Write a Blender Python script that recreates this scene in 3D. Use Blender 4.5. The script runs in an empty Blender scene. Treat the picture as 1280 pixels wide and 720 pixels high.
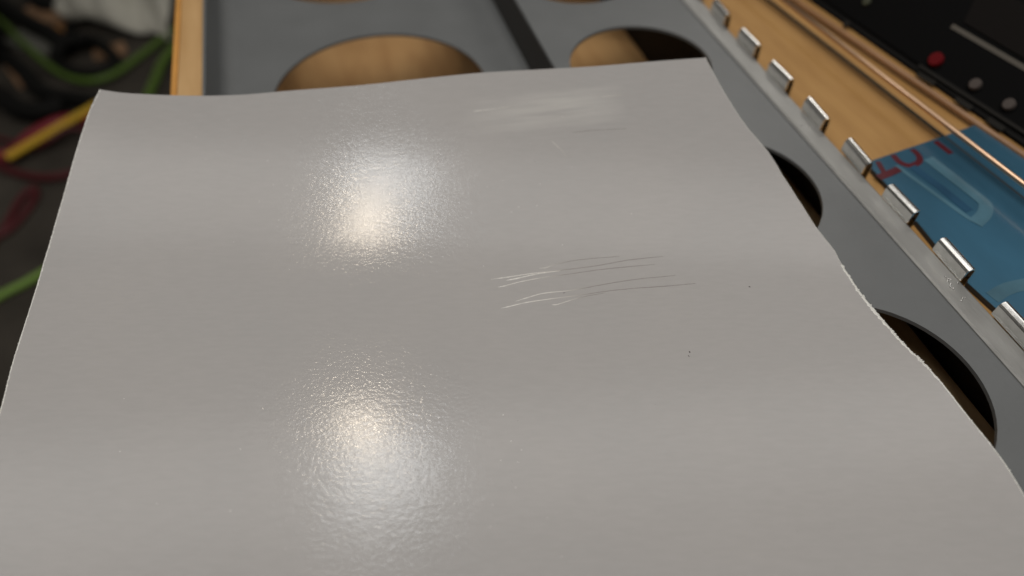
import bpy, bmesh, math, random
from mathutils import Vector, Matrix, noise
random.seed(7)
R_ = math.radians
scene = bpy.context.scene
COL = scene.collection

# ------------------------------------------------------------------ camera
CAM_H, PITCH, YAW, FPX = 0.1458, 50.466, -15.959, 850.0
cd = bpy.data.cameras.new('camera'); cam = bpy.data.objects.new('camera', cd); COL.objects.link(cam)
cam.location = (0, 0, CAM_H); cam.rotation_euler = (R_(90 - PITCH), 0, R_(YAW))
cd.sensor_width = 36; cd.lens = 36 * FPX / 1280; cd.clip_start = 0.005; cd.clip_end = 50
cd.dof.use_dof = True; cd.dof.focus_distance = 0.176; cd.dof.aperture_fstop = 6.2
scene.camera = cam
# ------------------------------------------------------------------ light
scene.view_settings.view_transform = 'Standard'; scene.view_settings.look = 'None'
scene.view_settings.gamma = 1; scene.view_settings.exposure = 0
w = bpy.data.worlds.new('World'); scene.world = w; w.use_nodes = True
bg = w.node_tree.nodes['Background']; bg.inputs[0].default_value = (1.0, .93, .84, 1); bg.inputs[1].default_value = .085

def lamp_dir(elev, az):      # unit vector, az measured from +Y toward +X
    e, a = R_(elev), R_(az)
    return Vector((math.sin(a)*math.cos(e), math.cos(a)*math.cos(e), math.sin(e)))
TARGET = Vector((0, .12, .005))
def area(name, elev, az, dist, sx, sy, watts, color, shape='RECTANGLE'):
    ld = bpy.data.lights.new(name, 'AREA'); ld.shape = shape; ld.size = sx; ld.size_y = sy
    ld.energy = watts; ld.color = color
    o = bpy.data.objects.new(name, ld); COL.objects.link(o)
    d = lamp_dir(elev, az); o.location = TARGET + d*dist
    o.rotation_euler = d.to_track_quat('Z', 'Y').to_euler()
    return o
area('warm_bulb', 62, -11.5, .66, .036, .036, .23, (1, .85, .66), 'ELLIPSE')
area('cool_lamp', 67.5, -11.5, .70, .11, .075, .24, (.93, .97, 1.0))
area('ceiling_glow', 67.5, 9, .85, 2.0, .17, 1.4, (1, .97, .93))
area('tab_fill', 32, 44, 1.2, .46, .34, 1.4, (1, .95, .88), 'ELLIPSE')  # added unseen lamp that puts highlights on the tabs and lip
area('fill_behind', 72, 190, 1.1, .6, .5, 5.4, (1, .96, .91))  # added soft fill above and behind the camera

# ------------------------------------------------------------------ materials
def mat(name, color, rough=.5, metal=0, spec=.5, bump=0, bscale=200, vary=0, vscale=30, coat=0, stretch=(1, 1, 1)):
    m = bpy.data.materials.new(name); m.use_nodes = True; nt = m.node_tree; N = nt.nodes; L = nt.links
    p = N['Principled BSDF']; p.inputs['Base Color'].default_value = (*color, 1)
    p.inputs['Roughness'].default_value = rough; p.inputs['Metallic'].default_value = metal
    p.inputs['Specular IOR Level'].default_value = spec; p.inputs['Coat Weight'].default_value = coat
    tc = N.new('ShaderNodeTexCoord'); mp = N.new('ShaderNodeMapping'); mp.inputs['Scale'].default_value = stretch
    L.new(tc.outputs['Object'], mp.inputs[0])
    if bump:
        t = N.new('ShaderNodeTexNoise'); t.inputs['Scale'].default_value = bscale; t.inputs['Detail'].default_value = 4
        b = N.new('ShaderNodeBump'); b.inputs['Strength'].default_value = bump; b.inputs['Distance'].default_value = .0006
        L.new(mp.outputs[0], t.inputs[0]); L.new(t.outputs[0], b.inputs['Height']); L.new(b.outputs[0], p.inputs['Normal'])
    if vary:
        t = N.new('ShaderNodeTexNoise'); t.inputs['Scale'].default_value = vscale; t.inputs['Detail'].default_value = 5
        r = N.new('ShaderNodeMapRange'); r.inputs[1].default_value = .3; r.inputs[2].default_value = .7
        r.inputs[3].default_value = 1 - vary; r.inputs[4].default_value = 1 + vary
        mx = N.new('ShaderNodeMix'); mx.data_type = 'RGBA'; mx.blend_type = 'MULTIPLY'; mx.inputs[0].default_value = 1
        mx.inputs[6].default_value = (*color, 1)
        L.new(mp.outputs[0], t.inputs[0]); L.new(t.outputs[0], r.inputs[0]); L.new(r.outputs[0], mx.inputs[7])
        L.new(mx.outputs[2], p.inputs['Base Color'])
    return m

def plywood(name, c1, c2, rough=.5):
    m = mat(name, c1, rough); nt = m.node_tree; N = nt.nodes; L = nt.links; p = N['Principled BSDF']
    tc = N.new('ShaderNodeTexCoord'); mp = N.new('ShaderNodeMapping'); mp.inputs['Scale'].default_value = (1, .13, 1)
    L.new(tc.outputs['Object'], mp.inputs[0])
    t1 = N.new('ShaderNodeTexNoise'); t1.inputs['Scale'].default_value = 160; t1.inputs['Detail'].default_value = 6
    t1.inputs['Distortion'].default_value = .6
    L.new(mp.outputs[0], t1.inputs[0])
    mp2 = N.new('ShaderNodeMapping'); mp2.inputs['Scale'].default_value = (1, .5, 1); L.new(tc.outputs['Object'], mp2.inputs[0])
    t2 = N.new('ShaderNodeTexNoise'); t2.inputs['Scale'].default_value = 38; t2.inputs['Detail'].default_value = 3
    L.new(mp2.outputs[0], t2.inputs[0])
    ad = N.new('ShaderNodeMath'); ad.operation = 'ADD'; L.new(t1.outputs[0], ad.inputs[0]); L.new(t2.outputs[0], ad.inputs[1])
    r = N.new('ShaderNodeMapRange'); r.inputs[1].default_value = .75; r.inputs[2].default_value = 1.3
    L.new(ad.outputs[0], r.inputs[0])
    mx = N.new('ShaderNodeMix'); mx.data_type = 'RGBA'; mx.inputs[6].default_value = (*c1, 1); mx.inputs[7].default_value = (*c2, 1)
    L.new(r.outputs[0], mx.inputs[0]); L.new(mx.outputs[2], p.inputs['Base Color'])
    b = N.new('ShaderNodeBump'); b.inputs['Strength'].default_value = .15; b.inputs['Distance'].default_value = .0004
    L.new(t1.outputs[0], b.inputs['Height']); L.new(b.outputs[0], p.inputs['Normal'])
    return m

M = {}
M['panel'] = mat('grey_paint', (.150, .158, .162), .42, bump=.16, bscale=700, vary=.05, vscale=60)
M['lip'] = mat('bare_zinc_edge', (.34, .34, .33), .4, metal=.35, bump=.25, bscale=500, vary=.12, vscale=120, stretch=(1, .3, 1))
M['chrome'] = mat('chrome', (.90, .90, .88), .20, metal=1, bump=.06, bscale=260, vary=.10, vscale=350)
M['solder'] = mat('solder_dot', (.8, .8, .78), .2, metal=1)
M['ply'] = plywood('plywood', (.50, .285, .098), (.38, .20, .06), .62)
M['ply_edge'] = plywood('plywood_side', (.60, .385, .18), (.48, .28, .11), .55)
M['ply_in'] = plywood('plywood_inside', (.56, .34, .15), (.42, .23, .09), .5)
M['rail'] = plywood('pale_rail_wood', (.80, .58, .34), (.68, .46, .25), .5)
M['edge_light'] = mat('veneer_edge', (.62, .30, .07), .5, vary=.1, vscale=120)
M['copper'] = mat('copper', (.72, .49, .33), .36, metal=1, bump=.05, bscale=300)
M['strip'] = mat('brown_strip', (.36, .20, .10), .4, vary=.15, vscale=80)
M['blue'] = mat('blue_gloss_print', (.040, .122, .195), .2, coat=.4, vary=.35, vscale=22, stretch=(1, .5, 1))
M['paleblue'] = mat('pale_reflection_paint', (.085, .19, .255), .2, coat=.4, vary=.25, vscale=60)  # pale reflections in the card's gloss, put into the colour
M['midblue'] = mat('dark_reflection_paint', (.026, .085, .155), .2, coat=.4, vary=.25, vscale=60)  # dark reflection of the rod, put into the colour
M['red_ink'] = mat('dark_red_print', (.10, .012, .02), .25, coat=.4, vary=.2, vscale=80)
M['paper'] = mat('paper_edge', (.03, .03, .03), .6)
M['black'] = mat('black_casing', (.005, .005, .005), .6, spec=.2, bump=.2, bscale=600)
M['black_panel'] = mat('black_faceplate', (.003, .003, .0033), .6, spec=.08)
M['painted_shade'] = mat('painted_shade', (.045, .043, .04), .6, spec=.2)  # dark tone that paints shade on the step wall and deck
M['grey_line'] = mat('grey_trim', (.12, .11, .095), .6, spec=.1)
M['dim_line'] = mat('dim_print', (.024, .023, .021), .6, spec=.1)
M['window'] = mat('smoked_window', (.009, .0075, .007), .6, spec=.08)
M['red_btn'] = mat('red_button', (.13, .006, .009), .6, spec=.1)
M['grey_btn'] = mat('grey_button', (.10, .085, .078), .6, spec=.1)
M['floor'] = mat('concrete_floor', (.060, .053, .044), .85, spec=.2, bump=.3, bscale=60, vary=.35, vscale=14)
M['cloth'] = mat('grey_cloth', (.58, .57, .50), .85, bump=.2, bscale=300, vary=.15, vscale=20)
M['green'] = mat('green_cable', (.10, .18, .025), .45)
M['lime'] = mat('bright_green_cable', (.19, .34, .05), .45)
M['redc'] = mat('red_cable', (.24, .016, .03), .45)
M['dred'] = mat('dark_red_cable', (.09, .010, .014), .5)
M['yellow'] = mat('yellow_strip', (.72, .46, .04), .5)
M['rubber'] = mat('black_rubber', (.006, .006, .0055), .7, spec=.2)
M['tan'] = mat('tan_offcut', (.34, .20, .11), .7, vary=.2, vscale=40)
M['orange'] = mat('orange_scrap', (.55, .24, .05), .6)
M['fresh'] = mat('fresh_cut_vinyl', (.80, .80, .76), .35, bump=.5, bscale=900)
M['speck'] = mat('dark_speck', (.03, .022, .02), .6)

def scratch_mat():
    m = mat('scratch_painted_shading', (.7, .7, .66), .35); nt = m.node_tree; N = nt.nodes; L = nt.links; p = N['Principled BSDF']
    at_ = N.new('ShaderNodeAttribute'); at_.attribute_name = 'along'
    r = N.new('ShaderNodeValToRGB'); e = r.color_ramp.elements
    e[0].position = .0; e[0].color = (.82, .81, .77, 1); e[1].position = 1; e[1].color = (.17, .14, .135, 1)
    x = e.new(.36); x.color = (.80, .78, .73, 1); x = e.new(.47); x.color = (.52, .49, .46, 1); x = e.new(.56); x.color = (.29, .26, .245, 1)  # white-to-dark ramp paints how light catches the groove
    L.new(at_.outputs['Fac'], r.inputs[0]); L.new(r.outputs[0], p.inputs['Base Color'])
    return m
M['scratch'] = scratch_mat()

# the grey laminate sheet: orange-peel gloss with a rubbed patch
def sheet_mat():
    m = mat('grey_vinyl', (.335, .325, .31), .30); nt = m.node_tree; N = nt.nodes; L = nt.links; p = N['Principled BSDF']
    tc = N.new('ShaderNodeTexCoord')
    def noise_(scale, detail, stretch=(1, 1, 1), rot=0):
        vr_ = N.new('ShaderNodeVectorRotate'); vr_.rotation_type = 'Z_AXIS'; vr_.inputs['Angle'].default_value = rot
        mp = N.new('ShaderNodeMapping'); mp.inputs['Scale'].default_value = stretch
        L.new(tc.outputs['Object'], vr_.inputs['Vector']); L.new(vr_.outputs[0], mp.inputs[0])
        t = N.new('ShaderNodeTexNoise'); t.inputs['Scale'].default_value = scale; t.inputs['Detail'].default_value = detail
        L.new(mp.outputs[0], t.inputs[0]); return t.outputs[0]
    rot = R_(-YAW)
    n1 = noise_(420, 2, (.6, 1, 1), rot); n2 = noise_(1500, 3, (.7, 1, 1), rot)
    # tiny bright facets
    v = N.new('ShaderNodeTexVoronoi'); v.inputs['Scale'].default_value = 620; L.new(tc.outputs['Object'], v.inputs[0])
    vr = N.new('ShaderNodeMapRange'); vr.inputs[1].default_value = .05; vr.inputs[2].default_value = .22; vr.inputs[3].default_value = 1; vr.inputs[4].default_value = 0
    L.new(v.outputs['Distance'], vr.inputs[0])
    n3 = noise_(150, 1); g = N.new('ShaderNodeMapRange'); g.inputs[1].default_value = .58; g.inputs[2].default_value = .66
    L.new(n3, g.inputs[0])
    mul = N.new('ShaderNodeMath'); mul.operation = 'MULTIPLY'; L.new(vr.outputs[0], mul.inputs[0]); L.new(g.outputs[0], mul.inputs[1])
    b1 = N.new('ShaderNodeBump'); b1.inputs['Strength'].default_value = .085; b1.inputs['Distance'].default_value = .0004; L.new(n1, b1.inputs['Height'])
    b2 = N.new('ShaderNodeBump'); b2.inputs['Strength'].default_value = .23; b2.inputs['Distance'].default_value = .00012; L.new(n2, b2.inputs['Height']); L.new(b1.outputs[0], b2.inputs['Normal'])
    b3 = N.new('ShaderNodeBump'); b3.inputs['Strength'].default_value = .22; b3.inputs['Distance'].default_value = .00015; L.new(mul.outputs[0], b3.inputs['Height']); L.new(b2.outputs[0], b3.inputs['Normal'])
    bd = N.new('ShaderNodeBump'); bd.inputs['Strength'].default_value = .05; bd.inputs['Distance'].default_value = .0003; L.new(n1, bd.inputs['Height'])
    L.new(bd.outputs[0], p.inputs['Normal']); p.inputs['Specular IOR Level'].default_value = .20
    # broad gloss variation
    rr = N.new('ShaderNodeMapRange'); rr.inputs[1].default_value = .3; rr.inputs[2].default_value = .7; rr.inputs[3].default_value = .11; rr.inputs[4].default_value = .16
    n6 = noise_(34, 4); L.new(n6, rr.inputs[0]); p.inputs['Roughness'].default_value = .17
    # clear top film with its own finer pebble, which glitters
    n5 = noise_(1150, 2, (.8, 1, 1), rot)
    b5 = N.new('ShaderNodeBump'); b5.inputs['Strength'].default_value = .40; b5.inputs['Distance'].default_value = .00016
    L.new(n5, b5.inputs['Height']); L.new(b3.outputs[0], b5.inputs['Normal']); L.new(b5.outputs[0], p.inputs['Coat Normal'])
    p.inputs['Coat Weight'].default_value = .60; L.new(rr.outputs[0], p.inputs['Coat Roughness'])
    # slow mottling and fibres in the colour
    c1 = noise_(26, 3); c2 = noise_(900, 2, (.25, 1, 1), rot)
    r1 = N.new('ShaderNodeMapRange'); r1.inputs[1].default_value = .3; r1.inputs[2].default_value = .7; L.new(c1, r1.inputs[0])
    mx = N.new('ShaderNodeMix'); mx.data_type = 'RGBA'; mx.inputs[6].default_value = (.430, .420, .416, 1); mx.inputs[7].default_value = (.446, .432, .425, 1)
    L.new(r1.outputs[0], mx.inputs[0])
    r2 = N.new('ShaderNodeMapRange'); r2.inputs[1].default_value = .25; r2.inputs[2].default_value = .75; r2.inputs[3].default_value = .975; r2.inputs[4].default_value = 1.025; L.new(c2, r2.inputs[0])
    m2 = N.new('ShaderNodeMix'); m2.data_type = 'RGBA'; m2.blend_type = 'MULTIPLY'; m2.inputs[0].default_value = 1
    L.new(mx.outputs[2], m2.inputs[6]); L.new(r2.outputs[0], m2.inputs[7])
    # rubbed patch: mask stored on the mesh, broken up into streaks
    a = N.new('ShaderNodeAttribute'); a.attribute_name = 'rub'
    st = noise_(520, 4, (.05, 1, 1), R_(9)); sr = N.new('ShaderNodeMapRange'); sr.inputs[1].default_value = .25; sr.inputs[2].default_value = .62; L.new(st, sr.inputs[0])
    mm = N.new('ShaderNodeMath'); mm.operation = 'MULTIPLY'; L.new(a.outputs['Fac'], mm.inputs[0]); L.new(sr.outputs[0], mm.inputs[1])
    m3 = N.new('ShaderNodeMix'); m3.data_type = 'RGBA'; m3.inputs[7].default_value = (.60, .59, .565, 1)
    L.new(mm.outputs[0], m3.inputs[0]); L.new(m2.outputs[2], m3.inputs[6]); L.new(m3.outputs[2], p.inputs['Base Color'])
    return m
M['sheet'] = sheet_mat()

# ------------------------------------------------------------------ helpers
def thing(name, label, cat, loc=(0, 0, 0), rotz=0, group=None):
    o = bpy.data.objects.new(name, None); COL.objects.link(o); o.location = loc; o.rotation_euler = (0, 0, rotz)
    o.empty_display_size = .01
    return tag(o, label, cat, group)
def tag(o, label, cat, group=None):
    o['label'] = label; o['category'] = cat
    if group: o['group'] = group
    return o
def obj(name, bm, material, parent=None, smooth=False):
    bmesh.ops.recalc_face_normals(bm, faces=bm.faces[:])
    me = bpy.data.meshes.new(name); bm.to_mesh(me); bm.free()
    if smooth:
        for f in me.polygons: f.use_smooth = True
    me.materials.append(material)
    o = bpy.data.objects.new(name, me); COL.objects.link(o)
    if parent:
        o.parent = parent
        o.matrix_parent_inverse = Matrix.Identity(4)
    return o
def box(bm, x0, x1, y0, y1, z0, z1, bev=0):
    vs = [bm.verts.new((x, y, z)) for x in (x0, x1) for y in (y0, y1) for z in (z0, z1)]
    fs = [(0, 1, 3, 2), (4, 6, 7, 5), (0, 4, 5, 1), (2, 3, 7, 6), (0, 2, 6, 4), (1, 5, 7, 3)]
    faces = [bm.faces.new([vs[i] for i in f]) for f in fs]
    if bev:
        es = list({e for f in faces for e in f.edges})
        bmesh.ops.bevel(bm, geom=es, offset=bev, segments=2, affect='EDGES', profile=.5)
def box_bm(*a, **k):
    bm = bmesh.new(); box(bm, *a, **k); return bm
def catmull(pts, n=8):
    P = [Vector(p) for p in pts]; P = [2*P[0]-P[1]] + P + [2*P[-1]-P[-2]]; out = []
    for i in range(1, len(P)-2):
        a, b, c, d = P[i-1:i+3]
        for k in range(n):
            t = k/n
            out.append(.5*((2*b) + (c-a)*t + (2*a-5*b+4*c-d)*t*t + (3*b-a-3*c+d)*t**3))
    out.append(P[-2]); return out
def tube_bm(pts, r, seg=10, n=8):
    bm = bmesh.new(); P = catmull(pts, n) if n > 1 else [Vector(p) for p in pts]; rings = []
    for i, p in enumerate(P):
        t = (P[min(i+1, len(P)-1)] - P[max(i-1, 0)]).normalized()
        s = t.cross(Vector((0, 0, 1)));  s = s.normalized() if s.length > 1e-4 else Vector((1, 0, 0)); u = s.cross(t)
        rings.append([bm.verts.new(p + r*(math.cos(a)*s + math.sin(a)*u)) for a in [2*math.pi*k/seg for k in range(seg)]])
    for a, b in zip(rings, rings[1:]):
        for k in range(seg): bm.faces.new((a[k], a[(k+1) % seg], b[(k+1) % seg], b[k]))
    bm.faces.new(rings[0]); bm.faces.new(rings[-1][::-1])
    return bm
def extrude_profile(prof, y0, y1, closed=True):
    bm = bmesh.new(); A = [bm.verts.new((x, y0, z)) for x, z in prof]; B = [bm.verts.new((x, y1, z)) for x, z in prof]
    n = len(prof)
    for i in range(n): bm.faces.new((A[i], A[(i+1) % n], B[(i+1) % n], B[i]))
    bm.faces.new(A); bm.faces.new(B[::-1]); return bm
def offset_profile(path, t):          # closed ribbon profile of thickness t below/right of path
    out = []
    for i, p in enumerate(path):
        a = Vector(path[max(i-1, 0)]); b = Vector(path[min(i+1, len(path)-1)]); d = (b-a).normalized()
        out.append((p[0] + d.y*t, p[1] - d.x*t))
    return list(path) + out[::-1]

# measuring: where the line of sight through a photo point meets a real surface of the scene
FW = Vector((-math.sin(R_(YAW)), math.cos(R_(YAW)), 0)); RT = Vector((FW.y, -FW.x, 0)); C0 = Vector((0, 0, CAM_H))
def sight(px, py):
    x = (px-640)/FPX; y = -(py-360)/FPX; cp, sp = math.cos(R_(PITCH)), math.sin(R_(PITCH))
    return RT*x + FW*(cp + y*sp) + Vector((0, 0, -sp + y*cp))
def at(px, py, z=0):
    d = sight(px, py); return C0 + d*((z-CAM_H)/d.z)
def on_plane(px, py, p, n):
    d = sight(px, py); return C0 + d*((p-C0).dot(n)/d.dot(n))

# ------------------------------------------------------------------ setting
FLOOR = -.40
bm = bmesh.new(); box(bm, -4, 4, -3, 5, FLOOR-.05, FLOOR)
fl = obj('floor', bm, M['floor']); fl['kind'] = 'structure'
fl['label'] = 'dark brown grey concrete floor below the instrument'

# ------------------------------------------------------------------ wooden cabinet that carries everything
Y0, Y1 = -.16, .52
cab = thing('wooden_cabinet', 'plywood cabinet around and beneath the grey perforated metal frame', 'cabinet', (0, 0, FLOOR))
def cpart(name, bm, m, **k):
    for v in bm.verts: v.co.z -= FLOOR
    return obj(name, bm, m, cab, **k)
cpart('side_board', box_bm(-.0592, -.0502, Y0, Y1, FLOOR, -.0006, bev=.0004), M['ply_edge'])
cpart('edge_banding', box_bm(-.0618, -.0594, Y0, Y1, FLOOR, -.0009, bev=.0006), M['edge_light'])
cpart('bottom_board', box_bm(-.0500, .2000, Y0, Y1, -.092, -.080), M['ply_in'])
cpart('rail', box_bm(.1385, .1492, Y0, .19, -.034, -.020, bev=.0005), M['rail'])
cpart('shelf_board', box_bm(.0860, .1492, Y0, Y1, -.057, -.045), M['ply_in'])
cpart('cavity_shade', box_bm(.1494, .1504, Y0, Y1, -.0798, -.0052), M['black'])  # black board added to paint the shaded cavity under the deck
cpart('deck_board', box_bm(.1506, .2600, Y0, Y1, -.020, -.0050, bev=.0004), M['ply'])
cpart('side_board', box_bm(.2480, .2600, Y0, Y1, FLOOR, -.0202), M['ply_edge'])

# ------------------------------------------------------------------ perforated metal frame
fr = thing('perforated_metal_frame', 'grey painted sheet metal frame with rows of large round holes and chrome tabs', 'metal frame')
def holed_plate(x0, x1, xc, centers, pitch, rad, ztop, t, seg=64, lipr=.0006):
    bm = bmesh.new()
    for yc in centers:
        ya, yb = yc-pitch/2, yc+pitch/2
        for z, up in ((ztop, 1), (ztop-t, 0)):
            rr = rad
            ring = []; out = []
            angs = [2*math.pi*k/seg for k in range(seg)]
            cor = [math.atan2(sy-yc, sx-xc) % (2*math.pi) for sx in (x0, x1) for sy in (ya, yb)]
            for c in cor:      # snap nearest spoke to each corner
                k = min(range(seg), key=lambda q: abs((angs[q]-c+math.pi) % (2*math.pi)-math.pi)); angs[k] = c
            for a in angs:
                ca, sa = math.cos(a), math.sin(a)
                ring.append(bm.verts.new((xc+rr*ca, yc+rr*sa, z)))
                s = min(((x1-xc)/ca if ca > 1e-9 else (x0-xc)/ca if ca < -1e-9 else 1e9), ((yb-yc)/sa if sa > 1e-9 else (ya-yc)/sa if sa < -1e-9 else 1e9))
                out.append(bm.verts.new((xc+s*ca, yc+s*sa, z)))
            for k in range(seg):
                q = (ring[k], ring[(k+1) % seg], out[(k+1) % seg], out[k]); bm.faces.new(q)
            if up: top = (ring, out)
            else: low = (ring, out)
        for k in range(seg):
            j = (k+1) % seg
            bm.faces.new((top[0][k], top[0][j], low[0][j], low[0][k]))
            bm.faces.new((top[1][k], top[1][j], low[1][j], low[1][k]))
    return bm
TZ = -.0189
obj('tray_floor', holed_plate(-.0410, .0708, .0145, [.2473+.12*k for k in (-3, -2, -1, 0, 1, 2)], .12, .0439, TZ, .0012), M['panel'], fr)
def arc(cx, cz, r, a0, a1, n=8):
    return [(cx + r*math.cos(R_(a0+(a1-a0)*i/n)), cz + r*math.sin(R_(a0+(a1-a0)*i/n))) for i in range(n+1)]
ya, yb = .2473-.12*3.5, .2473+.12*2.5
lw = [(-.0488, .0008), (-.0484, -.004)] + arc(-.0410, TZ+.0070, .0070, 180, 270, 10)
wl = obj('side_wall', extrude_profile(offset_profile(lw, .0010), ya, yb), M['panel'], fr, smooth=True); wl.data.set_sharp_from_angle(angle=R_(40))
rw = arc(.0708, TZ+.0055, .0055, 270, 360, 8) + [(.0782, -.0014)]
cut = 7
wl = obj('side_wall', extrude_profile(offset_profile(rw[:cut], .0010), ya, yb), M['panel'], fr, smooth=True); wl.data.set_sharp_from_angle(angle=R_(40))
obj('step_wall_shade', extrude_profile(offset_profile([(rw[cut-1][0]+.0003, rw[cut-1][1]-.002)] + [(.0766, rw[cut-1][1]+.003), (.0782, -.0014)], .0010), ya, yb), M['painted_shade'], fr)  # face of the step wall, its shade put into a dark colour
PA, PB = .2093-.075*4.5, .2093+.075*3.5
obj('top_panel', holed_plate(.0785, .1462, .1110, [.2093+.075*k for k in range(-4, 4)], .075, .0270, 0, .0012), M['panel'], fr)
# edge lip: a slightly raised bare strip, then the row of tabs
lip = [(.14622, -.0012), (.14622, .0004), (.1468, .0009), (.1534, .0007), (.1541, .0002), (.1541, -.0012)]
obj('edge_lip', extrude_profile(lip, PA, PB), M['lip'], fr)
# rolled chrome tab: an inverted U with an open end
def tab_bm(L):
    t = .0005
    path = [(-.0012, 0), (-.0011, .0028)] + arc(.0004, .0032, .0015, 170, 10, 10) + [(.0020, .0016), (.0020, -.0040)]
    bm = extrude_profile(offset_profile(path, t), -L/2, L/2)
    bmesh.ops.translate(bm, verts=bm.verts[:], vec=(0, 0, 0))
    return bm
tab0 = None; tabs = []
for k in range(-4, 12):
    y = .0654 + .0237*k
    if y > PB-.01: continue
    if tab0 is None:
        tab0 = obj('tab', tab_bm(.0125), M['chrome'], fr); o = tab0
    else:
        o = tab0.copy(); COL.objects.link(o); o.parent = fr
    o.location = (.1553, y, .0004); o.rotation_euler = (0, 0, R_(random.uniform(-3.5, 3.5))); o.location.x += random.uniform(-.0003, .0003); o.location.y += random.uniform(-.0004, .0004); tabs.append(o)
bm = bmesh.new()
for px, py, n in ((1185, 352, 5), (1192, 362, 4), (1202, 372, 3), (1010, 160, 4), (1072, 232, 1)):
    for k in range(n):
        p = at(px + random.gauss(0, 4), py + random.gauss(0, 4), .0008)
        if .1472 < p.x < .153:
            bmesh.ops.create_icosphere(bm, subdivisions=1, radius=random.uniform(.0002, .0004), matrix=Matrix.Translation(p))
so = obj('solder_dots', bm, M['solder'], fr, smooth=True); so['kind'] = 'stuff'

# ------------------------------------------------------------------ rods along the deck
def rod(p0, p1, r, m, label, name, z):
    a, b = at(*p0, z), at(*p1, z); d = (b-a).normalized()
    a = a - d*.12; b = b + d*.10
    r0 = thing(name, label, 'rod', (a.x, a.y, 0))
    o = obj('shaft', tube_bm([Vector((0, 0, a.z)), Vector((b.x-a.x, b.y-a.y, b.z))], r, seg=16, n=1), m, r0, smooth=True)
    for q in (.08, .92):          # small feet that carry the rod
        c = (b-a)*q
        obj('foot', box_bm(c.x-.0012, c.x+.0012, c.y-.0015, c.y+.0015, -.0049, a.z-r*.8), M['strip'], r0)
    return r0
rod((974, -4), (1282, 232), .0009, M['copper'], 'thin shiny copper rod crossing over the blue card', 'copper_rod', .0030)
rod((1023, 20), (1222, 155), .0011, M['strip'], 'brown wooden rod running beside the black equipment', 'wooden_rod', -.0028)
rod((961, 0), (1195, 183), .0006, M['painted_shade'], 'thin dark tube standing in for the shade line left of the copper rod', 'shade_line', -.0034)  # dark tube put where the deck only shows a line of shade

# ------------------------------------------------------------------ blue glossy card
CZ = -.0030
card = thing('blue_card', 'glossy blue printed card lying on the plywood under the copper rod', 'card', at(1170, 250, CZ))
cl = Vector(card.location)
def local(p): return p - cl
def poly_slab(pts, z0, z1):
    bm = bmesh.new(); A = [bm.verts.new((p.x-cl.x, p.y-cl.y, z0-cl.z)) for p in pts]; B = [bm.verts.new((p.x-cl.x, p.y-cl.y, z1-cl.z)) for p in pts]
    n = len(pts); bm.faces.new(A); bm.faces.new(B[::-1])
    for i in range(n): bm.faces.new((A[i], A[(i+1) % n], B[(i+1) % n], B[i]))
    return bm
e0, e1 = at(1083, 203, CZ), at(1226, 154, CZ)
e2 = at(1400, 275, CZ); e3 = at(1320, 453, CZ)
sm = at(1205, 349, CZ)
obj('board', poly_slab([e0, e1, e2, e3, sm, at(1110, 232, CZ)], -.0048, CZ-.0003), M['paper'], card)
ins = .0002
obj('print', poly_slab([e0, e1, e2, e3, sm, at(1110, 232, CZ)], CZ-.0002, CZ), M['blue'], card)
def ribbon(name, px, wid, m, z=CZ+.00005, n=6, t=.00006):
    P = [at(x, y, z) for x, y in px]; P = catmull(P, n) if n > 1 else P
    bm = bmesh.new(); rows = []
    for i, p in enumerate(P):
        d = (P[min(i+1, len(P)-1)]-P[max(i-1, 0)]); d.z = 0; d.normalize(); s = Vector((-d.y, d.x, 0))*wid/2
        rows.append([bm.verts.new((p.x-cl.x+q.x, p.y-cl.y+q.y, z-cl.z+h)) for q, h in ((s, 0), (-s, 0), (-s, t), (s, t))])
    for a, b in zip(rows, rows[1:]):
        for k in range(4): bm.faces.new((a[k], a[(k+1) % 4], b[(k+1) % 4], b[k]))
    bm.faces.new(rows[0]); bm.faces.new(rows[-1][::-1])
    return obj(name, bm, m, card)
ribbon('letter', [(1097, 202), (1107, 219)], .0018, M['red_ink'], n=1)
ribbon('letter_serif', [(1098, 222), (1110, 217.5), (1124, 211)], .0026, M['red_ink'], z=CZ+.00012, n=1)
ribbon('letter', [(1116, 193.5), (1125, 203), (1138, 207), (1149, 202), (1148, 194), (1140, 186.5)], .0021, M['red_ink'])
ribbon('letter', [(1169, 176.5), (1189, 192)], .0022, M['red_ink'], n=1)
ribbon('painted_reflection', [(1120, 207), (1160, 236), (1200, 265), (1216, 276)], .0016, M['paleblue'])  # reflections on the gloss, laid on as pale strips
ribbon('painted_reflection_band', [(1160, 198), (1195, 225), (1222, 246), (1232, 256), (1230, 268), (1219, 279)], .0042, M['paleblue'], z=CZ+.00013)
ribbon('painted_dark_reflection', [(1140, 208), (1175, 234), (1212, 264)], .0030, M['midblue'], z=CZ+.00009, n=1)  # rod's dark reflection, laid on as a strip
ribbon('painted_reflection', [(1240, 372), (1262, 360), (1300, 352)], .0040, M['paleblue'])

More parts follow.
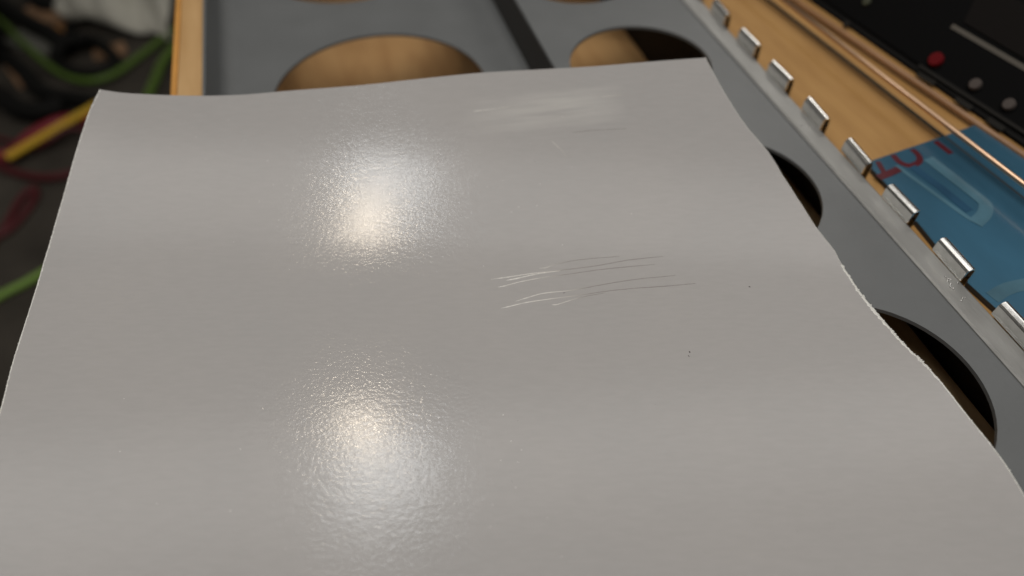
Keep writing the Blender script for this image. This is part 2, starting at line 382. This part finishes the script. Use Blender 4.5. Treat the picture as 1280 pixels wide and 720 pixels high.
# ------------------------------------------------------------------ black equipment at the right
B0, B1 = at(990, -10, -.005), at(1290, 198, -.005)
ax = (B1-B0); L_ = ax.length; ax.normalize()
lean = R_(38)
nrm = Vector((ax.y, -ax.x, 0));  nrm = nrm if nrm.dot(-B0) > 0 else -nrm
up = (Vector((0, 0, 1))*math.cos(lean) - nrm*math.sin(lean)).normalized(); fn = ax.cross(up); fn = fn if fn.dot(C0-B0) > 0 else -fn
B0 = B0 - ax*.25; B1 = B1 + ax*.2; L_ = (B1-B0).length
eq = thing('audio_unit', 'black audio equipment with a red button and two grey buttons', 'audio equipment', B0)
Hh = .26
def fp(u, v, d=0): return ax*u + up*v + fn*d
def face_box(name, u0, u1, v0, v1, d0, d1, m, bev=.0):
    bm = bmesh.new(); vs = [bm.verts.new(fp(u, v, d)) for u in (u0, u1) for v in (v0, v1) for d in (d0, d1)]
    fs = [(0, 1, 3, 2), (4, 6, 7, 5), (0, 4, 5, 1), (2, 3, 7, 6), (0, 2, 6, 4), (1, 5, 7, 3)]
    F = [bm.faces.new([vs[i] for i in f]) for f in fs]
    if bev: bmesh.ops.bevel(bm, geom=list({e for f in F for e in f.edges}), offset=bev, segments=2, affect='EDGES')
    return obj(name, bm, m, eq)
# casing: wedge standing on the deck behind the leaning face
bm = bmesh.new()
prof = [Vector((0, 0, 0)), up*Hh, up*Hh - nrm*.16, -nrm*.16 - nrm*math.sin(lean)*Hh]
A = [bm.verts.new(p) for p in prof]; Bv = [bm.verts.new(p + ax*L_) for p in prof]
for i in range(4): bm.faces.new((A[i], A[(i+1) % 4], Bv[(i+1) % 4], Bv[i]))
bm.faces.new(A); bm.faces.new(Bv[::-1])
bmesh.ops.bevel(bm, geom=bm.edges[:], offset=.002, segments=2, affect='EDGES')
obj('casing', bm, M['black'], eq)
def uv_of(px, py):
    p = on_plane(px, py, B0, fn) - B0; return p.dot(ax), p.dot(up)
face_box('faceplate', .004, L_-.004, .004, Hh-.006, .0002, .0012, M['black_panel'], .0004)
def face_disc(name, px, py, r, h, m):
    u, v = uv_of(px, py); bm = bmesh.new(); n = 24; c = fp(u, v, .0012)
    prof = [(r, 0), (r, h*.8), (r*.85, h), (r*.0001, h)]
    rings = [[bm.verts.new(c + q*(math.cos(2*math.pi*k/n)*ax + math.sin(2*math.pi*k/n)*up) + fn*d) for k in range(n)] for q, d in prof]
    for a, b in zip(rings, rings[1:]):
        for k in range(n): bm.faces.new((a[k], a[(k+1) % n], b[(k+1) % n], b[k]))
    bm.faces.new(rings[0]); bm.faces.new(rings[-1])
    o = obj(name, bm, m, eq); return o
o = face_disc('button', 1172, 77, .0026, .002, M['red_btn']); o['label'] = 'round red button'
o = face_disc('button', 1221, 108, .0020, .002, M['grey_btn']); o['label'] = 'grey button nearest the red one'
o = face_disc('button', 1263, 133, .0020, .002, M['grey_btn']); o['label'] = 'grey button farthest from the red one'
def face_strip(name, p0, p1, wid, m, d0=.0014, ext=0):
    u0, v0 = uv_of(*p0); u1, v1 = uv_of(*p1); dv = Vector((u1-u0, v1-v0)).normalized(); s = Vector((-dv.y, dv.x))*wid/2
    u1 += dv.x*ext; v1 += dv.y*ext
    bm = bmesh.new(); lo = []; hi = []
    for u, v in ((u0+s.x, v0+s.y), (u1+s.x, v1+s.y), (u1-s.x, v1-s.y), (u0-s.x, v0-s.y)):
        lo.append(bm.verts.new(fp(u, v, .0011))); hi.append(bm.verts.new(fp(u, v, d0)))
    bm.faces.new(lo); bm.faces.new(hi[::-1])
    for i in range(4): bm.faces.new((lo[i], lo[(i+1) % 4], hi[(i+1) % 4], hi[i]))
    return obj(name, bm, m, eq)
face_strip('trim_line', (1191, 34), (1284, 88), .0016, M['grey_line'], ext=.05)
face_strip('trim_line', (1150, 83), (1284, 168), .0011, M['dim_line'], ext=.05)
for (a, b) in (((1148, 93), (1170, 106)), ((1196, 124), (1216, 137)), ((1236, 150), (1256, 163))):
    face_strip('faded_legend', a, b, .0018, M['dim_line'], d0=.00135)
# recessed-looking smoked window above the trim line
u0, v0 = uv_of(1205, 30); u1, v1 = uv_of(1300, -30)
bm = bmesh.new(); vs = [fp(*uv_of(*p), .0011) for p in ((1206, 30), (1330, 104), (1345, 40), (1230, -20))]; vt = [v + fn*.0006 for v in vs]
A = [bm.verts.new(v) for v in vs]; Bv = [bm.verts.new(v) for v in vt]; bm.faces.new(A); bm.faces.new(Bv[::-1])
for i in range(4): bm.faces.new((A[i], A[(i+1) % 4], Bv[(i+1) % 4], Bv[i]))
obj('display_window', bm, M['window'], eq)
face_disc('indicator', 1085, 4, .0016, .001, mat('greenish_lens', (.05, .055, .03), .4))
face_disc('indicator', 1060, 32, .0013, .001, M['dim_line'])

# ------------------------------------------------------------------ things on the floor at the left
def fat(px, py, h=0): return at(px, py, FLOOR + h)
def cable(name, pxs, r, m, label, cat='cable', group=None, lift=None):
    pts = [fat(x, y, (lift[i] if lift else 0) + r) for i, (x, y) in enumerate(pxs)]
    o = pts[0].copy(); o.z = FLOOR
    bm = tube_bm([p - o for p in pts], r, seg=10, n=8)
    ob = obj(name, bm, m, None, smooth=True); ob.location = o
    return tag(ob, label, cat, group)
cable('green_cable', [(-60, -30), (0, 25), (30, 55), (70, 88), (105, 101), (140, 94), (175, 70), (212, 42), (245, 20)], .0047, M['green'], 'olive green cable looping across the floor behind the black coil', lift=[.004]*9)
cable('green_cable', [(225, 50), (205, 75), (194, 100), (186, 118), (180, 140)], .0060, M['green'], 'short green cable end beside the plywood side board', lift=[.002]*5)
cable('green_cable', [(-40, 395), (0, 370), (35, 352), (70, 330), (120, 290)], .0045, M['lime'], 'bright green cable low at the left edge of the grey sheet')
cable('red_cable', [(-30, 200), (15, 192), (40, 170), (75, 152), (110, 150), (150, 160)], .0080, M['redc'], 'red cable lying under the yellow strip', lift=[0]*6)
cable('red_cable', [(-10, 185), (-2, 205), (20, 216), (55, 222), (90, 217), (130, 205)], .0052, M['dred'], 'dark red cable curving in front of the yellow strip')
cable('red_cable', [(-20, 315), (5, 285), (25, 250), (42, 235), (44, 246), (30, 268), (8, 290), (-20, 300)], .0042, M['dred'], 'thin dark red cable folded in a narrow loop')
cable('red_cable', [(-20, 170), (10, 176), (35, 188), (60, 176), (88, 160), (116, 166)], .0034, M['dred'], 'thin dark red cable weaving just beyond the yellow strip', lift=[0, 0, .001, .012, .016, .004])
# yellow strip on the red cable
a, b = fat(8, 197, .018), fat(112, 136, .018); d = (b-a); Ls = d.length; ang = math.atan2(d.y, d.x)
bm = box_bm(0, Ls*1.15, -.006, .006, 0, .004, bev=.001)
o = obj('yellow_strip', bm, M['yellow']); o.location = a - Vector((0, 0, .002)); o.rotation_euler = (0, 0, ang); tag(o, 'flat yellow strip lying across the red cable', 'strip')
# crumpled cloth
bm = bmesh.new(); nx, ny = 46, 34
cA, cB, cC, cD = fat(82, 36, 0), fat(224, 52, 0), fat(60, -60, 0), fat(240, -60, 0)
g = []
cor = cA.copy()
for j in range(ny+1):
    row = []
    for i in range(nx+1):
        s, t = i/nx, j/ny; p = (cA*(1-s)+cB*s)*(1-t) + (cC*(1-s)+cD*s)*t
        q = Vector((p.x*9 + p.y*5, p.y*4 - p.x*2, 0))
        z = .012 + .11*abs(noise.noise(q*1.3)) + .05*abs(noise.noise(q*2.4+Vector((3, 1, 0)))) + .05*t
        z *= min(1, 6*min(s+.08, t+.05, 1-s+.08)); e = .012*noise.noise(q*3)
        row.append(bm.verts.new((p.x-cor.x+e, p.y-cor.y+e, max(z, .001))))
    g.append(row)
for j in range(ny):
    for i in range(nx): bm.faces.new((g[j][i], g[j][i+1], g[j+1][i+1], g[j+1][i]))
o = obj('grey_cloth', bm, M['cloth'], smooth=True); o.location = (cor.x, cor.y, FLOOR); tag(o, 'crumpled pale grey cloth on the floor beside the plywood board', 'cloth')
md = o.modifiers.new('thickness', 'SOLIDIFY'); md.thickness = .002; md.offset = 1
# black coil and black cables
cable('black_cable', [(78, 58), (92, 50), (118, 52), (140, 68), (142, 84), (120, 92), (92, 90), (74, 78), (72, 64), (86, 52), (112, 48)], .0085, M['rubber'], 'thick black cable coiled in a small ring beside the grey cloth', lift=[.003]*8+[.016]*3)
cable('black_cable', [(-30, -20), (5, 8), (38, 30), (62, 42), (85, 60)], .013, M['rubber'], 'thick black cable slanting from the upper left corner to the coil', lift=[0]*5)
cable('black_cable', [(-30, 50), (0, 66), (30, 90), (48, 112), (80, 122), (130, 128)], .011, M['rubber'], 'black cable below the green loop')
cable('black_cable', [(-40, 110), (0, 120), (20, 135), (45, 140), (80, 132)], .013, M['rubber'], 'black cable just above the red cable')
cable('black_cable', [(40, -30), (44, -5), (58, 8), (78, 2), (86, -20)], .013, M['rubber'], 'black cable end at the top edge left of the cloth')
cable('black_cable', [(92, 14), (90, 30), (86, 44), (84, 62)], .007, M['rubber'], 'short black lead between the orange scrap and the cloth')
def chunk(name, px, py, sx, sy, sz, rot, m, label, cat):
    bm = box_bm(-sx/2, sx/2, -sy/2, sy/2, 0, sz, bev=min(sx, sy, sz)*.15)
    for v in bm.verts: v.co += Vector((random.uniform(-1, 1), random.uniform(-1, 1), 0))*sx*.06
    o = obj(name, bm, m); o.location = fat(px, py); o.rotation_euler = (0, 0, R_(rot)); return tag(o, label, cat)
chunk('tan_offcut', 66, 22, .045, .07, .012, 30, M['tan'], 'tan wood offcut near the top left corner', 'offcut')
chunk('orange_scrap', 70, 41, .022, .010, .008, -25, M['orange'], 'small orange scrap next to the tan offcut', 'scrap')
chunk('tan_strip', 22, 95, .014, .075, .006, 25, M['tan'], 'narrow tan strip at the left edge above the red cable', 'strip')
chunk('grey_offcut', 45, 52, .085, .05, .006, -35, mat('dull_grey', (.16, .16, .14), .7), 'dull grey flat piece beneath the green loop', 'offcut')
chunk('tan_offcut', 138, 66, .04, .03, .004, 10, M['tan'], 'tan piece lying beside the black coil', 'offcut')
chunk('black_case', -40, 60, .10, .16, .05, 20, M['black'], 'black case at the far left edge', 'case')

# ------------------------------------------------------------------ the grey sheet
# side profile along the line away from the viewer: flat near, curling up at the far end
def tau(q):
    k = [(-.3, .0), (.066, .0), (.078, -.4), (.092, -1.0), (.106, -1.0), (.118, 1.0), (.127, 5.2), (.137, 9.8), (.150, 13.6), (.160, 17.0), (.168, 20.5), (.176, 24.), (.19, 27.), (.30, 28)]
    for (a, va), (b, vb) in zip(k, k[1:]):
        if q <= b:
            s = (q-a)/(b-a); return va + (vb-va)*s
    return k[-1][1]
NT = 600; TAB = [0]
for i in range(1, NT+1):
    q = -.1 + .4*(i-.5)/NT; TAB.append(TAB[-1] + math.tan(R_(tau(q)))*.4/NT)
def prof_z(q):
    s = max(0, min(NT-1e-6, (q+.1)/.4*NT)); i = int(s); return TAB[i] + (TAB[i+1]-TAB[i])*(s-i)
def S(x, y):
    q = x*FW.x + y*FW.y; r = x*RT.x + y*RT.y
    z = .0026 + prof_z(q)
    z += .00017*noise.noise(Vector((r*12, q*16, 1.7)))
    # far corners lift or dip a little
    far = max(0, q-.10)
    z += .0012*math.exp(-((r+.13)/.03)**2)*far/.08
    return z
def on_sheet(px, py):
    z = .005
    for _ in range(40):
        p = at(px, py, z); z = .5*z + .5*S(p.x, p.y)
    return at(px, py, z)
Lpx = [(125, 112), (117, 128), (108, 150), (93, 197), (75, 260), (62, 305), (50, 345), (20, 440), (0, 515), (-28, 610), (-62, 730), (-105, 860)]
Rpx = [(882, 72), (890, 88), (905, 115), (930, 154), (960, 190), (980, 222), (1002, 256), (1020, 284), (1042, 312), (1050, 327), (1062, 346), (1080, 372), (1102, 398), (1130, 430), (1168, 468), (1208, 518), (1250, 571), (1282, 622), (1320, 690), (1400, 860)]
Tpx = [(125, 112), (160, 116.5), (230, 119.5), (300, 118.5), (360, 113.5), (450, 106.5), (520, 99), (600, 91), (670, 87), (740, 83), (820, 76.5), (882, 72)]
def resample(pts, n):
    P = catmull(pts, 10); acc = [0]
    for a, b in zip(P, P[1:]): acc.append(acc[-1]+(b-a).length)
    out = []; i = 0
    for k in range(n+1):
        s = acc[-1]*k/n
        while i < len(P)-2 and acc[i+1] < s: i += 1
        t = (s-acc[i])/max(1e-12, acc[i+1]-acc[i]); out.append(P[i].lerp(P[i+1], min(1, max(0, t))))
    return out
def xy(p): return Vector((p.x, p.y, 0))
NU, NV = 150, 190
LE = resample([xy(on_sheet(*p)) for p in Lpx], NV); RE = resample([xy(on_sheet(*p)) for p in Rpx], NV); TE = resample([xy(on_sheet(*p)) for p in Tpx], NU)
for i in range(NV+1):     # scissor / knife jitter
    LE[i] = LE[i] + RT*(.00008*noise.noise(Vector((i*.9, 3, 0))))
    RE[i] = RE[i] + RT*(.00010*noise.noise(Vector((i*.35, 9, 0))))
RUBC = [on_sheet(*p) for p in ((606, 137), (760, 124), (770, 134), (640, 152))]
rub0, rub1 = on_sheet(612, 142), on_sheet(764, 130); rubv = (rub1-rub0); rubv.z = 0; rubl = rubv.length; rubv.normalize(); rubn = Vector((-rubv.y, rubv.x, 0))
org = on_sheet(560, 300); org = Vector((org.x, org.y, 0))
sheet = thing('grey_sheet', 'large glossy grey vinyl sheet with scratches, curling up at its far edge', 'sheet', org)
TH = .0009
verts = []; rubm = []
for j in range(NV+1):
    for i in range(NU+1):
        u = i/NU; v = j/NV
        # far edge shape fades out toward the viewer; side edges kept exactly
        base = LE[j].lerp(RE[j], u); top = TE[i] - TE[0].lerp(TE[NU], u)
        p = base + top*max(0, 1-v*1.15)**2
        z = S(p.x, p.y); verts.append((p.x-org.x, p.y-org.y, z))
        e = xy(p) - xy(rub0); a = e.dot(rubv)/rubl; b = e.dot(rubn)/.0050
        m_ = max(0, 1-abs(b*.8+.1-.15*a)**1.6)*min(1, max(0, (a+.22)/.75))*min(1, max(0, (1.12-a)/.30))
        rubm.append(.75*max(0, m_)**.6)
n0 = len(verts)
vb = [(x, y, z-TH) for x, y, z in verts]
faces = []; W_ = NU+1
for j in range(NV):
    for i in range(NU):
        a = j*W_+i; faces.append((a, a+W_, a+W_+1, a+1)); faces.append((n0+a, n0+a+1, n0+a+W_+1, n0+a+W_))
for j in range(NV):
    a = j*W_; faces.append((a, n0+a, n0+a+W_, a+W_)); a = j*W_+NU; faces.append((a, a+W_, n0+a+W_, n0+a))
for i in range(NU):
    faces.append((i, i+1, n0+i+1, n0+i)); a = NV*W_+i; faces.append((a, n0+a, n0+a+1, a+1))
me = bpy.data.meshes.new('sheet_body'); me.from_pydata(verts+vb, [], faces); me.update()
at_ = me.attributes.new('rub', 'FLOAT', 'POINT'); at_.data.foreach_set('value', rubm + [0]*n0)
nt_ = 2*NU*NV
for k, f in enumerate(me.polygons): f.use_smooth = k < nt_
me.materials.append(M['sheet'])
sb = bpy.data.objects.new('vinyl_body', me); COL.objects.link(sb); sb.parent = sheet
try:
    me.set_sharp_from_angle(angle=R_(40))
except Exception: pass

# whitish burr of fresh material along the cut sides
def burr(E, j0, j1, wfun, keep, name):
    bm = bmesh.new()
    for j in range(j0*3, j1*3):
        t = j/3; i = int(t); p = E[i].lerp(E[min(i+1, NV)], t-i)
        wd = wfun(t)
        if random.random() > keep(t): continue
        r = wd*random.uniform(.5, 1.2)
        c = Vector((p.x-org.x, p.y-org.y, S(p.x, p.y)+.00002)) + RT*random.uniform(-.5, .4)*wd
        Mx = Matrix.Translation(c) @ Matrix.Rotation(random.uniform(0, 6.3), 4, 'Z') @ Matrix.Diagonal((r*1.6, r*.8, r*.55, 1))
        bmesh.ops.create_icosphere(bm, subdivisions=1, radius=1, matrix=Mx)
    o = obj(name, bm, M['fresh'], sheet, smooth=True); o['kind'] = 'stuff'; return o
jr = min(range(NV+1), key=lambda j: (RE[j]-xy(on_sheet(1053, 332))).length)
jm = min(range(NV+1), key=lambda j: (RE[j]-xy(on_sheet(1168, 468))).length)
burr(RE, jr, NV, lambda t: .00034 if t < jm else .00020, lambda t: .35 if t < jm else .3, 'cut_burr')
burr(RE, 0, jr, lambda t: .00011, lambda t: .12, 'cut_burr')
burr(LE, 0, NV, lambda t: .00017, lambda t: .55 if t < 60 else .4, 'cut_burr')

def lip_strip(E, j0, j1, wfun, name):
    bm = bmesh.new(); rows = []; sgn = 1 if E is RE else -1
    for k in range((j1-j0)*3+1):
        t = j0 + k/3; i = min(int(t), NV-1); p = E[i].lerp(E[i+1], t-i); wd = wfun(t)*(.45 + 1.1*abs(noise.noise(Vector((t*.55, 4.2, 1)))) + .35*noise.noise(Vector((t*2.3, 8, 1))))
        wd = max(wd, .00004); row = []
        for q, h in ((-1, .0000), (-.55, .00012), (.1, .00010), (.25, -.0003)):
            x = p + RT*sgn*wd*q; row.append(bm.verts.new((x.x-org.x, x.y-org.y, S(x.x, x.y)+h)))
        rows.append(row)
    for a, b in zip(rows, rows[1:]):
        for k in range(3): bm.faces.new((a[k], a[k+1], b[k+1], b[k]))
    return obj(name, bm, M['fresh'], sheet, smooth=True)
js = min(range(NV+1), key=lambda j: (RE[j]-xy(on_sheet(1096, 392))).length)
lip_strip(RE, jr, NV, lambda t: .00070*math.exp(-((t-js)/(jm-js+1)/.9)**2) + .00030, 'cut_lip')
lip_strip(RE, 0, jr, lambda t: .00007, 'cut_lip')
lip_strip(LE, 0, NV, lambda t: .00028, 'cut_lip')

# scratches: shallow gouges with a raised lip of torn surface; groove light and shade painted as a gradient
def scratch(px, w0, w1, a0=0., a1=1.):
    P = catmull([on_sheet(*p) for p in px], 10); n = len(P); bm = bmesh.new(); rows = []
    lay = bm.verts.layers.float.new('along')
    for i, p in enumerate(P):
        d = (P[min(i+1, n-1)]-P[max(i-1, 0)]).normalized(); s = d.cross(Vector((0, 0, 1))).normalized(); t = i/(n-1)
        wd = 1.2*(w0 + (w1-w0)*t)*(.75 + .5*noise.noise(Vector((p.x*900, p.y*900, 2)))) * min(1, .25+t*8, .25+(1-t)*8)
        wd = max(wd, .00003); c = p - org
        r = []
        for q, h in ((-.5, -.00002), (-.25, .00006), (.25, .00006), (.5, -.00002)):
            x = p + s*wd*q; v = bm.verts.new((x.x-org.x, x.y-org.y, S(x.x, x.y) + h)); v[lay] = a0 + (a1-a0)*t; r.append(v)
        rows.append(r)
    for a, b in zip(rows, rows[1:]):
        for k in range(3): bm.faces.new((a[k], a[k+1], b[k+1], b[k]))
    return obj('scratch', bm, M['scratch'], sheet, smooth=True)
K = .2110   # 1280/270 zoom used when reading the photo
def z2(pts): return [(610+x*K, 310+y*K) for x, y in pts]
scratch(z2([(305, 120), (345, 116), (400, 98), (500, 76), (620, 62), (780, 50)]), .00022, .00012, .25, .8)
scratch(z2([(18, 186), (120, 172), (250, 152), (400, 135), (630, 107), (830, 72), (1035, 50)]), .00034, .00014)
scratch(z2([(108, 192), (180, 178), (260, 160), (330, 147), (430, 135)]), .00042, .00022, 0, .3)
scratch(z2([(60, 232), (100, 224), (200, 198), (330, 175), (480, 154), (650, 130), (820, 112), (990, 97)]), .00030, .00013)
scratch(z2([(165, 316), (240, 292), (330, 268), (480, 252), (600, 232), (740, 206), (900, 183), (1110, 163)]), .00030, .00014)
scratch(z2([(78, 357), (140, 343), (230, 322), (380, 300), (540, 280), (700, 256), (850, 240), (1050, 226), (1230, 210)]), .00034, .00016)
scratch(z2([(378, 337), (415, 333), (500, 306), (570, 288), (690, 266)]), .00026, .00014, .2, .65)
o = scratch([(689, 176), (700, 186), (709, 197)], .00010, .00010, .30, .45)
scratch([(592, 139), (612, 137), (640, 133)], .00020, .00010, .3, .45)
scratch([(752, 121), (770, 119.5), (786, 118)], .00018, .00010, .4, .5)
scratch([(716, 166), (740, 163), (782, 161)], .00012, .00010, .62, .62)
# specks of dirt
def speck(px, py, a, b, rot):
    p = on_sheet(px, py); bm = bmesh.new()
    bmesh.ops.create_icosphere(bm, subdivisions=2, radius=1, matrix=Matrix.Translation(p-org) @ Matrix.Rotation(rot, 4, 'Z') @ Matrix.Diagonal((a, b, .00008, 1)))
    for v in bm.verts: v.co += Vector((noise.noise(v.co*9000), noise.noise(v.co*9000+Vector((5, 0, 0))), 0))*a*.3
    return obj('speck', bm, M['speck'], sheet, smooth=True)
speck(862, 440, .00018, .00026, .1); speck(861, 445, .00008, .0003, .2); speck(937, 358.5, .00030, .00014, -.9); speck(705, 366, .0003, .00008, .5)
for _ in range(8):
    speck(random.uniform(620, 1100), random.uniform(150, 690), .00007, .00006, 0)

# white flecks that paint the glints around the two highlights
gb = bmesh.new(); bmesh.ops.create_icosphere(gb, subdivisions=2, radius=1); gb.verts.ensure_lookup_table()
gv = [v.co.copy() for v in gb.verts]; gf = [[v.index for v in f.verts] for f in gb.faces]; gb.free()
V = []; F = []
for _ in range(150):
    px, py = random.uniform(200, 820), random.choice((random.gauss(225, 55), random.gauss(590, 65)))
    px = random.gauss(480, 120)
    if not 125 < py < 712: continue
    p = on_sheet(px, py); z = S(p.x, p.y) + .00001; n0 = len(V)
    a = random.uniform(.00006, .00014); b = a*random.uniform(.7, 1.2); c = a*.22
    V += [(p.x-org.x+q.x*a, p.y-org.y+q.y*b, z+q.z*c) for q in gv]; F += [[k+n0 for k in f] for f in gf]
me = bpy.data.meshes.new('painted_glints'); me.from_pydata(V, [], F); me.update()
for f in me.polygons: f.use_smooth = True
me.materials.append(mat('white_glint_paint', (.88, .88, .86), .4))  # glints put into a plain white colour
o = bpy.data.objects.new('painted_glints', me); COL.objects.link(o); o.parent = sheet; o['kind'] = 'stuff'
